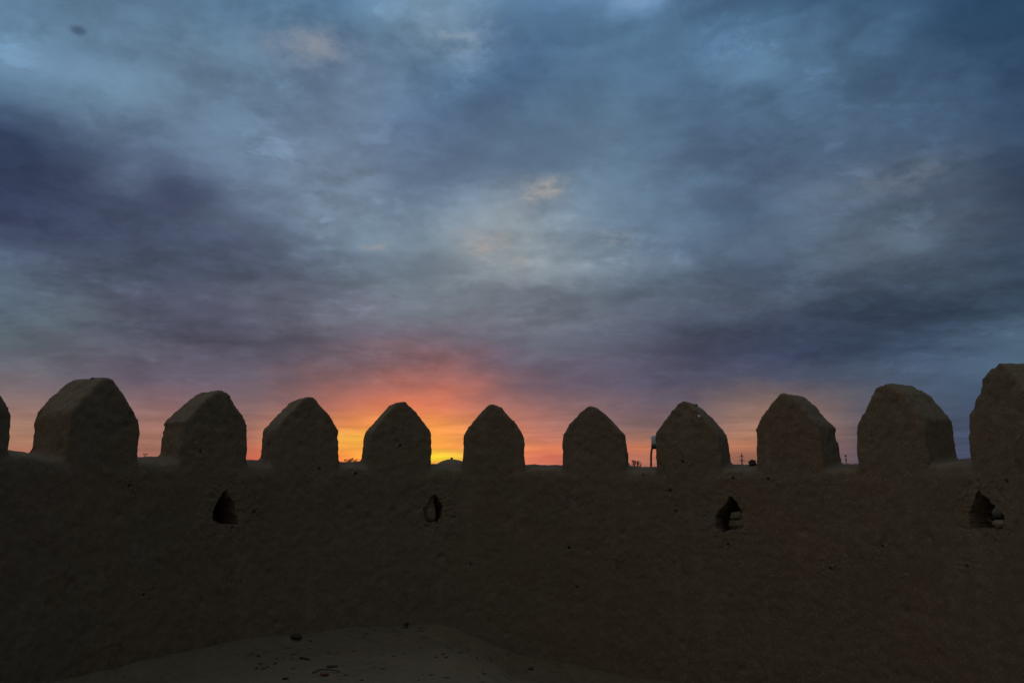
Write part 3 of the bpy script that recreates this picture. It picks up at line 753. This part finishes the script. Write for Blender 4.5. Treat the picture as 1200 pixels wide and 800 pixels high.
# small lit cream tufts and one small soft dark smudge mixed into the sky colour
def blob(a0, e0, sa, se):
    p = nt.math("POWER", nt.math("DIVIDE", nt.math("SUBTRACT", az2, a0), sa), 2.0); q = nt.math("POWER", nt.math("DIVIDE", nt.math("SUBTRACT", el2, e0), se), 2.0)
    return nt.math("POWER", 2.718, nt.math("MULTIPLY", nt.math("ADD", p, q), -1.0))
for (a0, e0, sa, se, s, c) in LUMPS:
    cur = nt.mix(nt.math("MULTIPLY", nt.math("MULTIPLY", blob(a0, e0, sa, se), s), nt.maprange(n2, .3, .55, .4, 1)), cur, c)
for (a0, e0, sa, se, s, c) in CREAM:
    cur = nt.mix(nt.math("MULTIPLY", nt.math("MULTIPLY", blob(a0, e0, sa, se), s), nt.maprange(nt.math("ADD", n2, nt.math("MULTIPLY", n3_, .6)), .72, .92)), cur, c)
p = nt.math("POWER", nt.math("DIVIDE", nt.math("SUBTRACT", az, SMUDGE[0]), .50), 2.0); q = nt.math("POWER", nt.math("DIVIDE", nt.math("SUBTRACT", el, SMUDGE[1]), .28), 2.0)
sc = nt.math("POWER", 2.718, nt.math("MULTIPLY", nt.math("POWER", nt.math("ADD", p, q), 1.6), -1.0))
cur = nt.mix(nt.math("MULTIPLY", sc, .75), cur, (.050, .080, .140))
# the rest of the dome
absaz = nt.math("ABSOLUTE", az)
side = nt.mix(nt.maprange(az, -60, 60, 0, 1, True), LEFTSKY, RIGHTSKY)
side = nt.mix(nt.maprange(absaz, 110, 175, 0, 1, True), side, BACKSKY)
side = nt.mix(1.0, side, g, "MULTIPLY")
cur = nt.mix(nt.maprange(absaz, 38, 75, 0, 1, True), cur, side)
zen = nt.mix(1.0, ZENITH, g, "MULTIPLY")
cur = nt.mix(nt.maprange(el, 36, 60, 0, 1, True), cur, zen)
# clear dusk sky behind the cloud
sky = nt.node("ShaderNodeTexSky"); sky.sky_type = "NISHITA"; sky.sun_disc = False
SUN_AZ, SUN_EL = -6.4, 1.2
sky.sun_elevation = R_(SUN_EL); sky.sun_rotation = R_(SUN_AZ); sky.dust_density = 3
skyc = nt.mix(1.0, sky.outputs[0], (.05, .05, .05), "MULTIPLY")
cur = nt.mix(.06, cur, skyc)
nt.put(bg.inputs[0], cur); bg.inputs[1].default_value = 1.0
w.cycles.sampling_method = "MANUAL"; w.cycles.sample_map_resolution = 512

sd = bpy.data.lights.new("sun", "SUN"); so = bpy.data.objects.new("sun", sd); COL.objects.link(so)
sd.energy = .12; sd.angle = R_(4); sd.color = (1, .5, .22)
a, e = R_(SUN_AZ), R_(SUN_EL)
so.rotation_euler = Vector((math.sin(a) * math.cos(e), math.cos(a) * math.cos(e), math.sin(e))).to_track_quat("Z", "Y").to_euler()

cd = bpy.data.cameras.new("camera"); cam = bpy.data.objects.new("camera", cd); COL.objects.link(cam)
cam.location = (0, 0, EYE); cam.rotation_euler = (R_(90) + .181, 0, 0)
cd.sensor_width = 36; cd.lens = 942 / 1200 * 36; cd.clip_end = 60000
scene.camera = cam
vs = scene.view_settings; vs.view_transform = "Standard"; vs.look = "None"; vs.exposure = 0; vs.gamma = 1; vs.use_curve_mapping = False
scene.cycles.use_denoising = True
